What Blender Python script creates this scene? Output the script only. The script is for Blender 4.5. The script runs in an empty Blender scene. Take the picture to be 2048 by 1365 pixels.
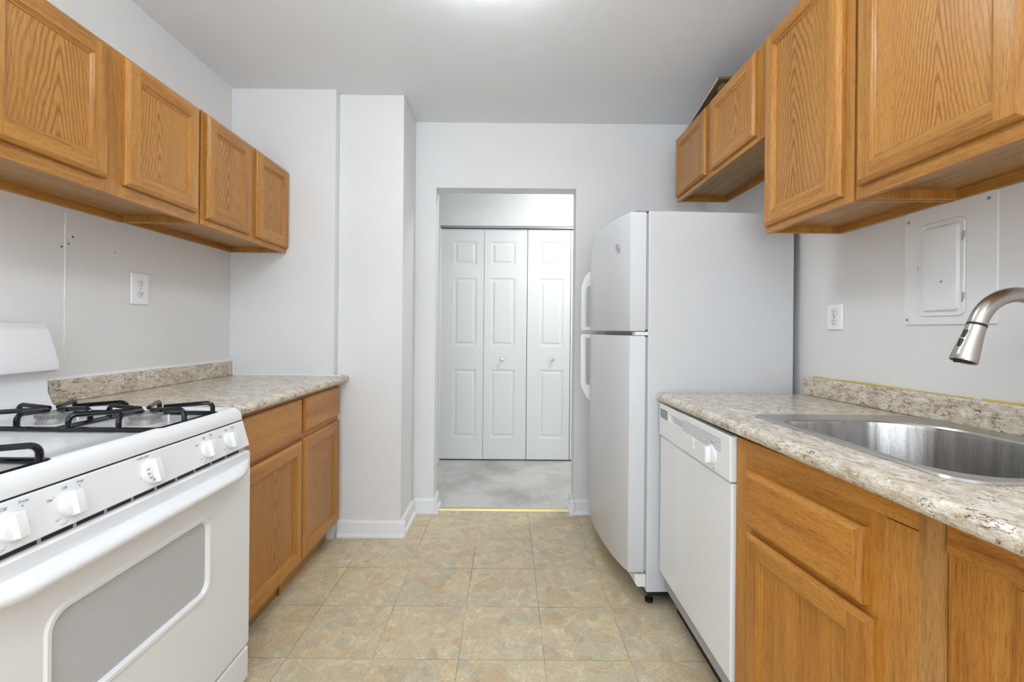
import bpy, bmesh, math, random
from mathutils import Matrix, Vector
random.seed(4)
PI = math.pi
SC = bpy.context.scene
COL = SC.collection

# ------------------------------------------------------------------ camera
W_PX, F_PX = 2048.0, 900.0
cam_d = bpy.data.cameras.new('camera')
cam = bpy.data.objects.new('camera', cam_d)
COL.objects.link(cam)
SC.camera = cam
cam_d.sensor_width = 36.0
cam_d.lens = 36.0 * F_PX / W_PX
cam_d.shift_x = 8.0 / W_PX
cam_d.shift_y = -22.5 / W_PX
cam_d.clip_start = 0.02
cam.matrix_world = Matrix.Translation((0, 0, 1.18)) @ Matrix.Rotation(PI/2, 4, 'X') @ Matrix.Rotation(math.radians(0.5), 4, 'Z')

# ------------------------------------------------------------------ world, light, exposure
w = bpy.data.worlds.new('world'); SC.world = w
w.use_nodes = True
w.node_tree.nodes['Background'].inputs[0].default_value = (0.90, 0.95, 1.0, 1)
w.node_tree.nodes['Background'].inputs[1].default_value = 1.0
SC.view_settings.view_transform = 'Standard'
SC.view_settings.look = 'None'
SC.view_settings.exposure = 0.05
SC.view_settings.gamma = 1.0
SC.view_settings.use_curve_mapping = False

def area(name, loc, rot, sx, sy, power, color=(1, 1, 1)):
    l = bpy.data.lights.new(name, 'AREA')
    l.shape = 'RECTANGLE'; l.size = sx; l.size_y = sy; l.energy = power; l.color = color
    o = bpy.data.objects.new(name, l); COL.objects.link(o)
    o.location = loc; o.rotation_euler = rot
    return o
# added soft fill from behind the camera, placed at a made-up window
area('rear_fill', (-0.15, -2.30, 1.40), (PI/2, 0, 0), 2.3, 1.7, 33, (0.86, 0.95, 1.06))
# added upward fill behind the camera to brighten the ceiling; no fixture
area('ceiling_fill', (-0.15, -0.75, 1.55), (PI, 0, 0), .5, .5, 68, (0.87, 0.955, 1.06))
LAMP_STRENGTH = 27.0
HALL_STRENGTH = 54.0

# ------------------------------------------------------------------ material helpers
def new_mat(name):
    m = bpy.data.materials.new(name); m.use_nodes = True
    nt = m.node_tree
    return m, nt, nt.nodes['Principled BSDF']
def N(nt, typ, **kw):
    n = nt.nodes.new(typ)
    for k, v in kw.items(): setattr(n, k, v)
    return n
def L(nt, a, b): nt.links.new(a, b)
def sv(n, name, v): n.inputs[name].default_value = v
def ramp(nt, stops, fac=None, interp='LINEAR'):
    r = N(nt, 'ShaderNodeValToRGB'); cr = r.color_ramp; cr.interpolation = interp
    while len(cr.elements) < len(stops): cr.elements.new(0.5)
    for e, (p, c) in zip(cr.elements, stops):
        e.position = p; e.color = (c[0], c[1], c[2], 1) if len(c) == 3 else c
    if fac is not None: L(nt, fac, r.inputs[0])
    return r
def math_n(nt, op, a, b=None, c=None):
    n = N(nt, 'ShaderNodeMath', operation=op)
    for i, v in enumerate((a, b, c)):
        if v is None: continue
        if isinstance(v, (int, float)): n.inputs[i].default_value = v
        else: L(nt, v, n.inputs[i])
    return n.outputs[0]
def mixc(nt, fac, a, b, mode='MIX'):
    n = N(nt, 'ShaderNodeMix', data_type='RGBA', blend_type=mode)
    for sock, v in ((n.inputs[0], fac), (n.inputs[6], a), (n.inputs[7], b)):
        if isinstance(v, (int, float)): sock.default_value = v
        elif isinstance(v, tuple): sock.default_value = (v[0], v[1], v[2], 1)
        else: L(nt, v, sock)
    return n.outputs[2]
def objco(nt, scale=(1, 1, 1), rnd=True):
    tc = N(nt, 'ShaderNodeTexCoord'); mp = N(nt, 'ShaderNodeMapping')
    L(nt, tc.outputs['Object'], mp.inputs[0]); mp.inputs['Scale'].default_value = scale
    if rnd:
        oi = N(nt, 'ShaderNodeObjectInfo')
        v = N(nt, 'ShaderNodeVectorMath', operation='SCALE')
        v.inputs[0].default_value = (7.3, 3.1, 5.7)
        L(nt, oi.outputs['Random'], v.inputs['Scale'])
        a = N(nt, 'ShaderNodeVectorMath', operation='ADD')
        L(nt, mp.outputs[0], a.inputs[0]); L(nt, v.outputs[0], a.inputs[1])
        return a.outputs[0]
    return mp.outputs[0]
def noise(nt, vec, scale, detail=3, rough=0.5, dist=0.0):
    n = N(nt, 'ShaderNodeTexNoise'); L(nt, vec, n.inputs['Vector'])
    sv(n, 'Scale', scale); sv(n, 'Detail', detail); sv(n, 'Roughness', rough); sv(n, 'Distortion', dist)
    return n.outputs['Fac']
def bump(nt, bsdf, h, strength, dist=0.002):
    b = N(nt, 'ShaderNodeBump'); sv(b, 'Strength', strength); sv(b, 'Distance', dist)
    L(nt, h, b.inputs['Height']); L(nt, b.outputs[0], bsdf.inputs['Normal'])

def plain(name, col, rough=0.4, metal=0.0, spec=0.5, coat=0.0):
    m, nt, b = new_mat(name)
    sv(b, 'Base Color', (*col, 1)); sv(b, 'Roughness', rough); sv(b, 'Metallic', metal)
    sv(b, 'Specular IOR Level', spec); sv(b, 'Coat Weight', coat)
    n = noise(nt, objco(nt, rnd=False), 9.0, 3)
    r = math_n(nt, 'MULTIPLY_ADD', n, 0.01, rough - 0.005); L(nt, r, b.inputs['Roughness'])
    return m

def paint(name, col, amp=0.03, bumpy=0.25):
    m, nt, b = new_mat(name)
    v = objco(nt, rnd=False)
    n1 = noise(nt, v, 1.6, 4, 0.6); n2 = noise(nt, v, 160, 2)
    lo = tuple(c * (1 - amp) for c in col); hi = tuple(min(1, c * (1 + amp)) for c in col)
    c = ramp(nt, [(0.3, lo), (0.7, hi)], n1)
    L(nt, c.outputs[0], b.inputs['Base Color']); sv(b, 'Roughness', 0.55); sv(b, 'Specular IOR Level', 0.3)
    n3 = noise(nt, v, 7, 3)
    h = math_n(nt, 'MULTIPLY_ADD', n3, 3.0, n2)
    bump(nt, b, h, bumpy, 0.002)
    return m

def oak(name, grain='z', cathedral=False, tint=(1, 1, 1)):
    m, nt, b = new_mat(name)
    st = {'z': (1, 1, .05), 'y': (1, .05, 1), 'x': (.05, 1, 1)}[grain]
    vs = objco(nt, st)
    broad = noise(nt, vs, 22, 4, .6)
    fine = noise(nt, vs, 230, 3, .65)
    pore = noise(nt, vs, 760, 2, .6)
    dark = tuple(a*t for a, t in zip((0.21, 0.068, 0.011), tint))
    mid = tuple(a*t for a, t in zip((0.440, 0.185, 0.032), tint))
    light = tuple(a*t for a, t in zip((0.550, 0.265, 0.056), tint))
    if cathedral:
        tc = N(nt, 'ShaderNodeTexCoord'); sep = N(nt, 'ShaderNodeSeparateXYZ'); L(nt, tc.outputs['Object'], sep.inputs[0])
        oi = N(nt, 'ShaderNodeObjectInfo')
        warp = noise(nt, objco(nt, (1, 1, .35)), 7, 3, .5)
        y0 = math_n(nt, 'MULTIPLY_ADD', oi.outputs['Random'], 0.08, -0.04)
        yy = math_n(nt, 'ADD', sep.outputs['Y'], y0)
        yy = math_n(nt, 'MULTIPLY_ADD', warp, 0.05, yy); yy = math_n(nt, 'SUBTRACT', yy, 0.025)
        y2 = math_n(nt, 'MULTIPLY', yy, yy); rr = math_n(nt, 'SQRT', math_n(nt, 'ADD', y2, 0.00006))
        fr_ = math_n(nt, 'FRACT', math_n(nt, 'MULTIPLY', oi.outputs['Random'], 7.77))
        f = math_n(nt, 'MULTIPLY', rr, math_n(nt, 'MULTIPLY_ADD', fr_, 330.0, 330.0))
        f = math_n(nt, 'MULTIPLY_ADD', sep.outputs['Z'], 88.0, f)
        w2 = noise(nt, objco(nt, (1, 1, .3)), 5, 2)
        f = math_n(nt, 'MULTIPLY_ADD', w2, 32.0, f)
        jag = noise(nt, objco(nt, (1, 1, .12)), 120, 2); f = math_n(nt, 'MULTIPLY_ADD', jag, 2.2, f)
        s = math_n(nt, 'MULTIPLY_ADD', math_n(nt, 'SINE', f), 0.5, 0.5)
        s = math_n(nt, 'POWER', s, 2.6)
        fade = ramp(nt, [(0.0, (1, 1, 1)), (0.35, (.8, .8, .8)), (1.0, (.25, .25, .25))], math_n(nt, 'MULTIPLY', rr, 7.0))
        ring = math_n(nt, 'MULTIPLY', s, fade.outputs[0])
        t = math_n(nt, 'MULTIPLY_ADD', broad, 0.5, math_n(nt, 'MULTIPLY', fine, 0.5))
        base = ramp(nt, [(0.30, mid), (0.62, light)], t).outputs[0]
        base = mixc(nt, math_n(nt, 'MULTIPLY', ring, 0.74), base, dark)
    else:
        t = math_n(nt, 'MULTIPLY_ADD', broad, 0.6, math_n(nt, 'MULTIPLY', fine, 0.4))
        base = ramp(nt, [(0.30, dark), (0.45, mid), (0.60, light)], t).outputs[0]
    pm = ramp(nt, [(0.38, (1, 1, 1)), (0.47, (0, 0, 0))], pore).outputs[0]
    base = mixc(nt, math_n(nt, 'MULTIPLY', pm, 0.5), base, dark)
    hue = N(nt, 'ShaderNodeHueSaturation'); L(nt, base, hue.inputs['Color'])
    oi2 = N(nt, 'ShaderNodeObjectInfo')
    L(nt, math_n(nt, 'MULTIPLY_ADD', oi2.outputs['Random'], 0.16, 0.92), hue.inputs['Value'])
    L(nt, hue.outputs[0], b.inputs['Base Color'])
    sv(b, 'Roughness', 0.33); sv(b, 'Specular IOR Level', 0.45)
    bump(nt, b, fine, 0.12, 0.001)
    return m

def granite(name):
    m, nt, b = new_mat(name)
    v = objco(nt, rnd=False)
    vs = objco(nt, (1, .55, 1.3), rnd=False)
    a = noise(nt, vs, 48, 6, .72, .5)
    c1 = ramp(nt, [(0.30, (.36, .27, .18)), (0.40, (.53, .44, .32)), (0.49, (.66, .58, .46)), (0.60, (.76, .71, .61)), (0.70, (.85, .83, .78))], a).outputs[0]
    big = noise(nt, v, 8, 4, .6)
    c1 = mixc(nt, .5, c1, ramp(nt, [(0.35, (.80, .72, .62)), (0.62, (1.08, 1.08, 1.08))], big).outputs[0], 'MULTIPLY')
    sp = noise(nt, vs, 135, 5, .8, 1.0)
    m1 = ramp(nt, [(0.535, (0, 0, 0)), (0.575, (1, 1, 1))], sp).outputs[0]
    cl = ramp(nt, [(0.42, (.12, .12, .12)), (0.56, (1, 1, 1))], noise(nt, v, 22, 3)).outputs[0]
    m1 = mixc(nt, 1.0, m1, cl, 'MULTIPLY')
    c2 = mixc(nt, m1, c1, (.10, .062, .052))
    sp2 = noise(nt, v, 260, 3, .75)
    m2 = ramp(nt, [(0.57, (0, 0, 0)), (0.64, (1, 1, 1))], sp2).outputs[0]
    c3 = mixc(nt, math_n(nt, 'MULTIPLY', m2, .55), c2, (.26, .18, .12))
    wv = noise(nt, vs, 95, 4, .7, 1.0)
    m3 = ramp(nt, [(0.57, (0, 0, 0)), (0.64, (1, 1, 1))], wv).outputs[0]
    c4 = mixc(nt, math_n(nt, 'MULTIPLY', m3, .6), c3, (.86, .85, .81))
    L(nt, c4, b.inputs['Base Color']); sv(b, 'Roughness', 0.20); sv(b, 'Specular IOR Level', .5)
    return m

def vinyl_floor(name):
    m, nt, b = new_mat(name)
    tc = N(nt, 'ShaderNodeTexCoord'); co = tc.outputs['Object']
    sep = N(nt, 'ShaderNodeSeparateXYZ'); L(nt, co, sep.inputs[0])
    T = 0.307
    tx = math_n(nt, 'DIVIDE', math_n(nt, 'ADD', sep.outputs['X'], 0.167 + 10*T), T)
    ty = math_n(nt, 'DIVIDE', math_n(nt, 'ADD', sep.outputs['Y'], -1.607 + 20*T), T)
    ix = math_n(nt, 'FLOOR', tx); iy = math_n(nt, 'FLOOR', ty)
    fx = math_n(nt, 'FRACT', tx); fy = math_n(nt, 'FRACT', ty)
    ex = math_n(nt, 'MINIMUM', fx, math_n(nt, 'SUBTRACT', 1.0, fx))
    ey = math_n(nt, 'MINIMUM', fy, math_n(nt, 'SUBTRACT', 1.0, fy))
    wn = N(nt, 'ShaderNodeTexWhiteNoise', noise_dimensions='2D')
    cmb = N(nt, 'ShaderNodeCombineXYZ'); L(nt, ix, cmb.inputs[0]); L(nt, iy, cmb.inputs[1]); L(nt, cmb.outputs[0], wn.inputs['Vector'])
    # offset flagstone pattern per tile
    off = N(nt, 'ShaderNodeVectorMath', operation='MULTIPLY_ADD')
    L(nt, wn.outputs['Color'], off.inputs[0]); off.inputs[1].default_value = (5, 5, 0); L(nt, co, off.inputs[2])
    wob = N(nt, 'ShaderNodeTexNoise'); L(nt, off.outputs[0], wob.inputs['Vector']); sv(wob, 'Scale', 9)
    off2 = N(nt, 'ShaderNodeVectorMath', operation='MULTIPLY_ADD')
    L(nt, wob.outputs['Color'], off2.inputs[0]); off2.inputs[1].default_value = (.06, .06, 0); L(nt, off.outputs[0], off2.inputs[2])
    def vor(feat):
        n = N(nt, 'ShaderNodeTexVoronoi', voronoi_dimensions='2D', feature=feat); L(nt, off2.outputs[0], n.inputs['Vector']); sv(n, 'Scale', 8.5)
        return n
    cell = vor('F1'); edge = vor('DISTANCE_TO_EDGE')
    sc = N(nt, 'ShaderNodeSeparateColor'); L(nt, cell.outputs['Color'], sc.inputs[0])
    base = ramp(nt, [(0.0, (.50, .36, .21)), (0.25, (.60, .50, .34)), (0.45, (.52, .47, .36)), (0.7, (.66, .56, .38)), (1.0, (.46, .46, .37))], sc.outputs[0]).outputs[0]
    mo = noise(nt, off.outputs[0], 19, 8, .72, .7)
    c2 = ramp(nt, [(0.30, (.33, .23, .14)), (0.43, (.57, .44, .28)), (0.50, (.50, .48, .38)), (0.58, (.62, .57, .43)), (0.70, (.84, .78, .62))], mo).outputs[0]
    c = mixc(nt, 0.55, base, c2); c = mixc(nt, 1.0, c, (1.13, 1.06, .95), 'MULTIPLY')
    v2 = N(nt, 'ShaderNodeTexVoronoi', voronoi_dimensions='2D'); L(nt, off2.outputs[0], v2.inputs['Vector']); sv(v2, 'Scale', 24)
    s2 = N(nt, 'ShaderNodeSeparateColor'); L(nt, v2.outputs['Color'], s2.inputs[0])
    pick = ramp(nt, [(0.78, (0, 0, 0)), (0.80, (1, 1, 1))], s2.outputs[1]).outputs[0]
    tone = ramp(nt, [(0.0, (.40, .28, .17)), (0.5, (.44, .46, .40)), (1.0, (.52, .40, .25))], s2.outputs[0]).outputs[0]
    c = mixc(nt, math_n(nt, 'MULTIPLY', pick, .38), c, tone)
    fl = noise(nt, objco(nt, (1, 2.2, 1), rnd=False), 90, 4, .7)
    c = mixc(nt, 0.7, c, ramp(nt, [(0.35, (.74, .74, .74)), (0.65, (1.2, 1.2, 1.2))], fl).outputs[0], 'MULTIPLY')
    # thin pale flagstone joints, broken up
    ln = ramp(nt, [(0.006, (1, 1, 1)), (0.018, (0, 0, 0))], edge.outputs['Distance']).outputs[0]
    br = ramp(nt, [(0.50, (0, 0, 0)), (0.56, (1, 1, 1))], noise(nt, co, 8.0, 2)).outputs[0]
    lnm = math_n(nt, 'MULTIPLY', math_n(nt, 'MULTIPLY', ln, br), .5)
    c = mixc(nt, lnm, c, (.84, .78, .62))
    ed = math_n(nt, 'MINIMUM', ex, ey)
    sm = ramp(nt, [(0.002, (1, 1, 1)), (0.0058, (0, 0, 0))], ed).outputs[0]
    vis = ramp(nt, [(0.35, (.15, .15, .15)), (0.62, (1, 1, 1))], noise(nt, co, 3.1, 1)).outputs[0]
    c = mixc(nt, math_n(nt, 'MULTIPLY', sm, vis), c, (.13, .10, .07))
    L(nt, c, b.inputs['Base Color']); sv(b, 'Roughness', 0.42); sv(b, 'Specular IOR Level', .35)
    bump(nt, b, math_n(nt, 'MULTIPLY_ADD', sm, -1.0, fl), 0.15, 0.001)
    return m

def carpet(name):
    m, nt, b = new_mat(name)
    v = objco(nt, rnd=False)
    n1 = noise(nt, v, 2.2, 5, .6); n2 = noise(nt, v, 130, 3, .8)
    c = ramp(nt, [(0.3, (.48, .46, .42)), (0.6, (.72, .70, .65))], n1).outputs[0]
    c = mixc(nt, .6, c, ramp(nt, [(0.3, (.72, .72, .72)), (0.7, (1.2, 1.2, 1.2))], n2).outputs[0], 'MULTIPLY')
    # worn grey patch inside the doorway
    tc = N(nt, 'ShaderNodeTexCoord'); mp = N(nt, 'ShaderNodeMapping'); L(nt, tc.outputs['Object'], mp.inputs[0])
    mp.inputs['Scale'].default_value = (1.9, 1.9, 0)
    mp.inputs['Location'].default_value = (-.10*1.9, -3.16*1.9, 0)
    ln_ = N(nt, 'ShaderNodeVectorMath', operation='LENGTH'); L(nt, mp.outputs[0], ln_.inputs[0])
    dd = math_n(nt, 'MULTIPLY_ADD', noise(nt, v, 6, 4, .7), 1.2, ln_.outputs['Value'])
    st = ramp(nt, [(0.55, (1, 1, 1)), (1.15, (0, 0, 0))], dd).outputs[0]
    c = mixc(nt, math_n(nt, 'MULTIPLY', st, .55), c, (.30, .295, .29))
    L(nt, c, b.inputs['Base Color']); sv(b, 'Roughness', .95); sv(b, 'Specular IOR Level', .1)
    bump(nt, b, n2, .8, .006)
    return m

def steel(name, col=(.60, .585, .56), rough=.27, brush=(1, 1, .02), bs=260):
    m, nt, b = new_mat(name)
    v = objco(nt, brush, rnd=False)
    n = noise(nt, v, bs, 3, .6)
    sv(b, 'Metallic', 1.0)
    c = ramp(nt, [(0.3, tuple(x*.86 for x in col)), (0.7, col)], n).outputs[0]
    L(nt, c, b.inputs['Base Color'])
    L(nt, math_n(nt, 'MULTIPLY_ADD', n, .12, rough - .06), b.inputs['Roughness'])
    bump(nt, b, n, .08, .0005)
    return m

def emis(name, col, s):
    m, nt, b = new_mat(name)
    sv(b, 'Base Color', (.9, .9, .9, 1)); sv(b, 'Emission Color', (*col, 1)); sv(b, 'Emission Strength', s)
    return m

def speckled_glass(name):
    m, nt, b = new_mat(name)
    v = objco(nt, rnd=False)
    vo = N(nt, 'ShaderNodeTexVoronoi'); L(nt, v, vo.inputs['Vector']); sv(vo, 'Scale', 420)
    c = ramp(nt, [(0.25, (.60, .60, .605)), (0.5, (.52, .52, .525))], vo.outputs['Distance']).outputs[0]
    L(nt, c, b.inputs['Base Color']); sv(b, 'Roughness', .16)
    return m

M = {}
M['wall'] = paint('wall_paint', (.80, .80, .795))
M['wall_warm'] = paint('wall_paint_warm', (.78, .765, .74))
M['ceil'] = paint('ceiling_paint', (.83, .845, .86), .02)
M['trim'] = plain('trim_white', (.86, .86, .86), .35)
M['doorw'] = plain('door_white', (.82, .82, .805), .4)
M['oak_v'] = oak('oak_vertical', 'z')
M['oak_h'] = oak('oak_horizontal', 'y')
M['oak_x'] = oak('oak_depthwise', 'x')
M['oak_p'] = oak('oak_cathedral', 'z', True)
M['oak_v2'] = oak('oak_vertical_orange', 'z', tint=(.96, .90, .72))
M['oak_h2'] = oak('oak_horizontal_orange', 'y', tint=(.96, .90, .72))
M['oak_p2'] = oak('oak_cathedral_orange', 'z', True, tint=(.96, .90, .72))
M['oak_pale'] = oak('oak_pale_strip', 'z', tint=(.98, 1.12, 1.75))
M['ply'] = oak('plywood_underside', 'y', tint=(.92, 1.12, 1.9))
M['kick'] = oak('toe_kick_board', 'y', tint=(.85, 1.05, 1.6))
M['granite'] = granite('granite_laminate')
M['floor'] = vinyl_floor('vinyl_flagstone_tile')
M['carpet'] = carpet('carpet')
M['enamel'] = plain('white_enamel', (.84, .84, .84), .16, 0, .5)
M['appl'] = plain('appliance_white', (.66, .665, .67), .3)
M['plastic'] = plain('white_plastic', (.85, .85, .84), .35)
M['white_hi'] = plain('outlet_white', (.90, .90, .89), .3)
M['greyp'] = plain('grey_gasket', (.42, .42, .43), .5)
M['shade'] = plain('grey_plastic', (.55, .56, .57), .5)
M['black'] = plain('black_plastic', (.012, .012, .012), .5)
M['grate'] = plain('black_grate_enamel', (.006, .007, .010), .12, 0, .35)
M['alu'] = plain('burner_aluminium', (.36, .35, .33), .5, .35)
M['chrome'] = plain('chrome', (.75, .75, .74), .15, 1)
M['glass'] = speckled_glass('oven_window_glass')
def basin_steel(name):
    m, nt, b = new_mat(name)
    v = objco(nt, (1, 1, .02), rnd=False)
    n = noise(nt, v, 420, 3, .6); n2 = noise(nt, v, 13, 2, .5)
    sv(b, 'Metallic', 1.0)
    c = ramp(nt, [(0.3, (.26, .25, .24)), (0.7, (.52, .505, .49))], n2)
    L(nt, c.outputs[0], b.inputs['Base Color'])
    L(nt, math_n(nt, 'MULTIPLY_ADD', n, .10, .20), b.inputs['Roughness'])
    bump(nt, b, math_n(nt, 'MULTIPLY_ADD', n2, 30.0, n), .30, .0020)
    return m
M['steel'] = basin_steel('brushed_steel_basin')
M['steel_rim'] = steel('brushed_steel_rim', (.52, .50, .475), .33, (1, .03, 1))
M['nickel'] = steel('brushed_nickel', (.50, .455, .41), .30, (1, 1, .05), 180)
M['brass'] = plain('brass', (.72, .60, .33), .42, .8)
M['yellow'] = plain('dried_yellow_adhesive', (.62, .45, .09), .5)
M['caulk'] = plain('white_caulk', (.86, .86, .85), .5)
M['card'] = plain('pale_board', (.52, .46, .39), .7)
M['cardb'] = plain('brown_board', (.16, .095, .05), .8)
M['ink'] = plain('grey_print', (.34, .34, .35), .5)
M['hole'] = plain('dark_hole', (.06, .05, .045), .8)
M['screw'] = plain('painted_screw', (.38, .37, .36), .45, .5)
M['lamp'] = emis('lamp_glass', (.90, .965, 1.04), LAMP_STRENGTH)
M['hall_lamp'] = emis('hall_lamp_glass', (.94, .975, 1.0), HALL_STRENGTH)
M['trackm'] = plain('track_metal', (.45, .45, .46), .4, .7)
m, nt, b = new_mat('added_window_glass'); sv(b, 'Base Color', (1, 1, 1, 1)); sv(b, 'Roughness', 0.0); sv(b, 'Transmission Weight', 1.0); M['wglass'] = m

# ------------------------------------------------------------------ geometry helpers
ORG = {}
def mk(name, bm, mats, parent=None, org=None, smooth=False, base=False):
    """link one mesh object; verts are given in the thing's build frame"""
    bmesh.ops.recalc_face_normals(bm, faces=bm.faces)
    xs = [v.co for v in bm.verts]
    lo = Vector((min(c[i] for c in xs) for i in range(3))); hi = Vector((max(c[i] for c in xs) for i in range(3)))
    c = (lo + hi) / 2
    if base: c.z = lo.z
    if org is not None: c = Vector(org)
    for v in bm.verts: v.co -= c
    me = bpy.data.meshes.new(name); bm.to_mesh(me); bm.free()
    for mm in (mats if isinstance(mats, (list, tuple)) else [mats]): me.materials.append(M[mm])
    if smooth:
        for p in me.polygons: p.use_smooth = True
        me.set_sharp_from_angle(angle=math.radians(38))
    o = bpy.data.objects.new(name, me); COL.objects.link(o)
    if parent is not None:
        o.parent = parent; o.location = c - ORG[parent.name]
    else:
        o.location = c
    ORG[o.name] = c
    return o
def thing(name, label, cat, loc, group=None):
    o = bpy.data.objects.new(name, None); COL.objects.link(o)
    o.location = loc; o.empty_display_size = .1
    o['label'] = label; o['category'] = cat
    if group: o['group'] = group
    ORG[o.name] = Vector(loc)
    return o
def tag(o, label, cat, group=None):
    o['label'] = label; o['category'] = cat
    if group: o['group'] = group
    return o
def struct(o): o['kind'] = 'structure'; return o
def B(): return bmesh.new()
def box(bm, x0, x1, y0, y1, z0, z1, mi=0, bev=0.0, seg=2):
    if x0 > x1: x0, x1 = x1, x0
    if y0 > y1: y0, y1 = y1, y0
    if z0 > z1: z0, z1 = z1, z0
    vs = [bm.verts.new((x, y, z)) for x in (x0, x1) for y in (y0, y1) for z in (z0, z1)]
    idx = [(0, 1, 3, 2), (4, 6, 7, 5), (0, 4, 5, 1), (2, 3, 7, 6), (0, 2, 6, 4), (1, 5, 7, 3)]
    fs = [bm.faces.new([vs[i] for i in f]) for f in idx]
    for f in fs: f.material_index = mi
    if bev > 0:
        bmesh.ops.recalc_face_normals(bm, faces=fs)
        es = list({e for f in fs for e in f.edges})
        r = bmesh.ops.bevel(bm, geom=es, offset=bev, segments=seg, profile=.5, affect='EDGES', clamp_overlap=True)
        for f in r['faces']: f.material_index = mi
    return vs
def prism(bm, pts, axis, a0, a1, mi=0, bev=0.0):
    """extrude a 2-D polygon; axis 'y': pts=(x,z); 'z': pts=(x,y); 'x': pts=(y,z)"""
    def P(p, a): return {'y': (p[0], a, p[1]), 'z': (p[0], p[1], a), 'x': (a, p[0], p[1])}[axis]
    A = [bm.verts.new(P(p, a0)) for p in pts]; Bv = [bm.verts.new(P(p, a1)) for p in pts]
    n = len(pts); fs = []
    for i in range(n):
        j = (i+1) % n
        fs.append(bm.faces.new((A[i], A[j], Bv[j], Bv[i])))
    caps = [bm.faces.new(A), bm.faces.new(Bv[::-1])]
    for f in fs + caps: f.material_index = mi
    if bev > 0:
        bmesh.ops.recalc_face_normals(bm, faces=fs + caps)
        es = list({e for f in caps for e in f.edges})
        bmesh.ops.bevel(bm, geom=es, offset=bev, segments=2, profile=.5, affect='EDGES', clamp_overlap=True)
def tube(bm, pts, r, seg=12, mi=0, flat=1.0, closed=False):
    pts = [Vector(p) for p in pts]; n = len(pts)
    rs = r if isinstance(r, (list, tuple)) else [r]*n
    rings = []; up = None
    for i, p in enumerate(pts):
        if closed: t = pts[(i+1) % n] - pts[i-1]
        else: t = pts[min(i+1, n-1)] - pts[max(i-1, 0)]
        t.normalize()
        if up is None:
            up = Vector((0, 0, 1)) if abs(t.z) < .9 else Vector((0, 1, 0))
        s = t.cross(up)
        if s.length < 1e-5: s = t.cross(Vector((1, 0, 0)))
        s.normalize(); up = s.cross(t).normalized()
        rings.append([bm.verts.new(p + (s*math.cos(2*PI*k/seg) + up*math.sin(2*PI*k/seg)*flat)*rs[i]) for k in range(seg)])
    m_ = n if closed else n-1
    for i in range(m_):
        a, b_ = rings[i], rings[(i+1) % n]
        for k in range(seg):
            f = bm.faces.new((a[k], a[(k+1) % seg], b_[(k+1) % seg], b_[k])); f.material_index = mi
    if not closed:
        for rg in (rings[0], rings[-1]):
            f = bm.faces.new(rg); f.material_index = mi
def lathe(bm, prof, org, axis=(0, 0, 1), seg=32, mi=0, sx=1.0):
    ax = Vector(axis).normalized(); q = Vector((0, 0, 1)).rotation_difference(ax).to_matrix(); o = Vector(org)
    rings = []
    for r, h in prof:
        if r < 1e-6: rings.append([bm.verts.new(o + q @ Vector((0, 0, h)))])
        else: rings.append([bm.verts.new(o + q @ Vector((r*math.cos(2*PI*k/seg)*sx, r*math.sin(2*PI*k/seg), h))) for k in range(seg)])
    for a, b_ in zip(rings, rings[1:]):
        for k in range(seg):
            k2 = (k+1) % seg
            if len(a) == 1 and len(b_) == 1: continue
            if len(a) == 1: f = bm.faces.new((a[0], b_[k2], b_[k]))
            elif len(b_) == 1: f = bm.faces.new((a[k], a[k2], b_[0]))
            else: f = bm.faces.new((a[k], a[k2], b_[k2], b_[k]))
            f.material_index = mi
    if len(rings[0]) > 1: bm.faces.new(rings[0][::-1]).material_index = mi
    if len(rings[-1]) > 1: bm.faces.new(rings[-1]).material_index = mi
def rrect(x0, x1, y0, y1, r, n=8):
    rs = r if isinstance(r, (list, tuple)) else [r]*4
    out = []
    for (cx, cy, a0, rr) in ((x1, y1, 0, rs[0]), (x0, y1, 90, rs[1]), (x0, y0, 180, rs[2]), (x1, y0, 270, rs[3])):
        sx = -1 if cx == x1 else 1; sy = -1 if cy == y1 else 1
        for k in range(n+1):
            a = math.radians(a0 + 90*k/n)
            out.append((cx + sx*rr + rr*math.cos(a), cy + sy*rr + rr*math.sin(a)))
    return out
def loft(bm, rings, mi=0, cap0=False, cap1=False, mats=None):
    V = [[bm.verts.new(p) for p in r] for r in rings]
    n = len(V[0])
    for i, (a, b_) in enumerate(zip(V, V[1:])):
        for k in range(n):
            f = bm.faces.new((a[k], a[(k+1) % n], b_[(k+1) % n], b_[k])); f.material_index = mats[i] if mats else mi
    if cap0: bm.faces.new(V[0][::-1]).material_index = mi
    if cap1: bm.faces.new(V[-1]).material_index = mi
    return V
def arc(c, r, a0, a1, n, plane='xz', other=0):
    out = []
    for k in range(n+1):
        a = math.radians(a0 + (a1-a0)*k/n)
        u, v = c[0] + r*math.cos(a), c[1] + r*math.sin(a)
        out.append({'xz': (u, other, v), 'yz': (other, u, v), 'xy': (u, v, other)}[plane])
    return out
DOT = chr(8226)
def text_mesh(txt, size, depth=.0004):
    cu = bpy.data.curves.new('lettering', 'FONT'); cu.body = txt; cu.size = size; cu.align_x = 'CENTER'; cu.align_y = 'CENTER'; cu.extrude = depth/2
    o = bpy.data.objects.new('lettering_tmp', cu); COL.objects.link(o)
    dg = bpy.context.evaluated_depsgraph_get()
    me = bpy.data.meshes.new_from_object(o.evaluated_get(dg))
    bpy.data.objects.remove(o); bpy.data.curves.remove(cu)
    return me
def lettering(items, mat, parent, name='lettering'):
    """items: (text,size,matrix)"""
    for txt, size, mw in items:
        bm = B(); me = text_mesh(txt, size); me.transform(mw); bm.from_mesh(me); bpy.data.meshes.remove(me)
        mk('print_dot' if txt == DOT else name, bm, mat, parent)
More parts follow.
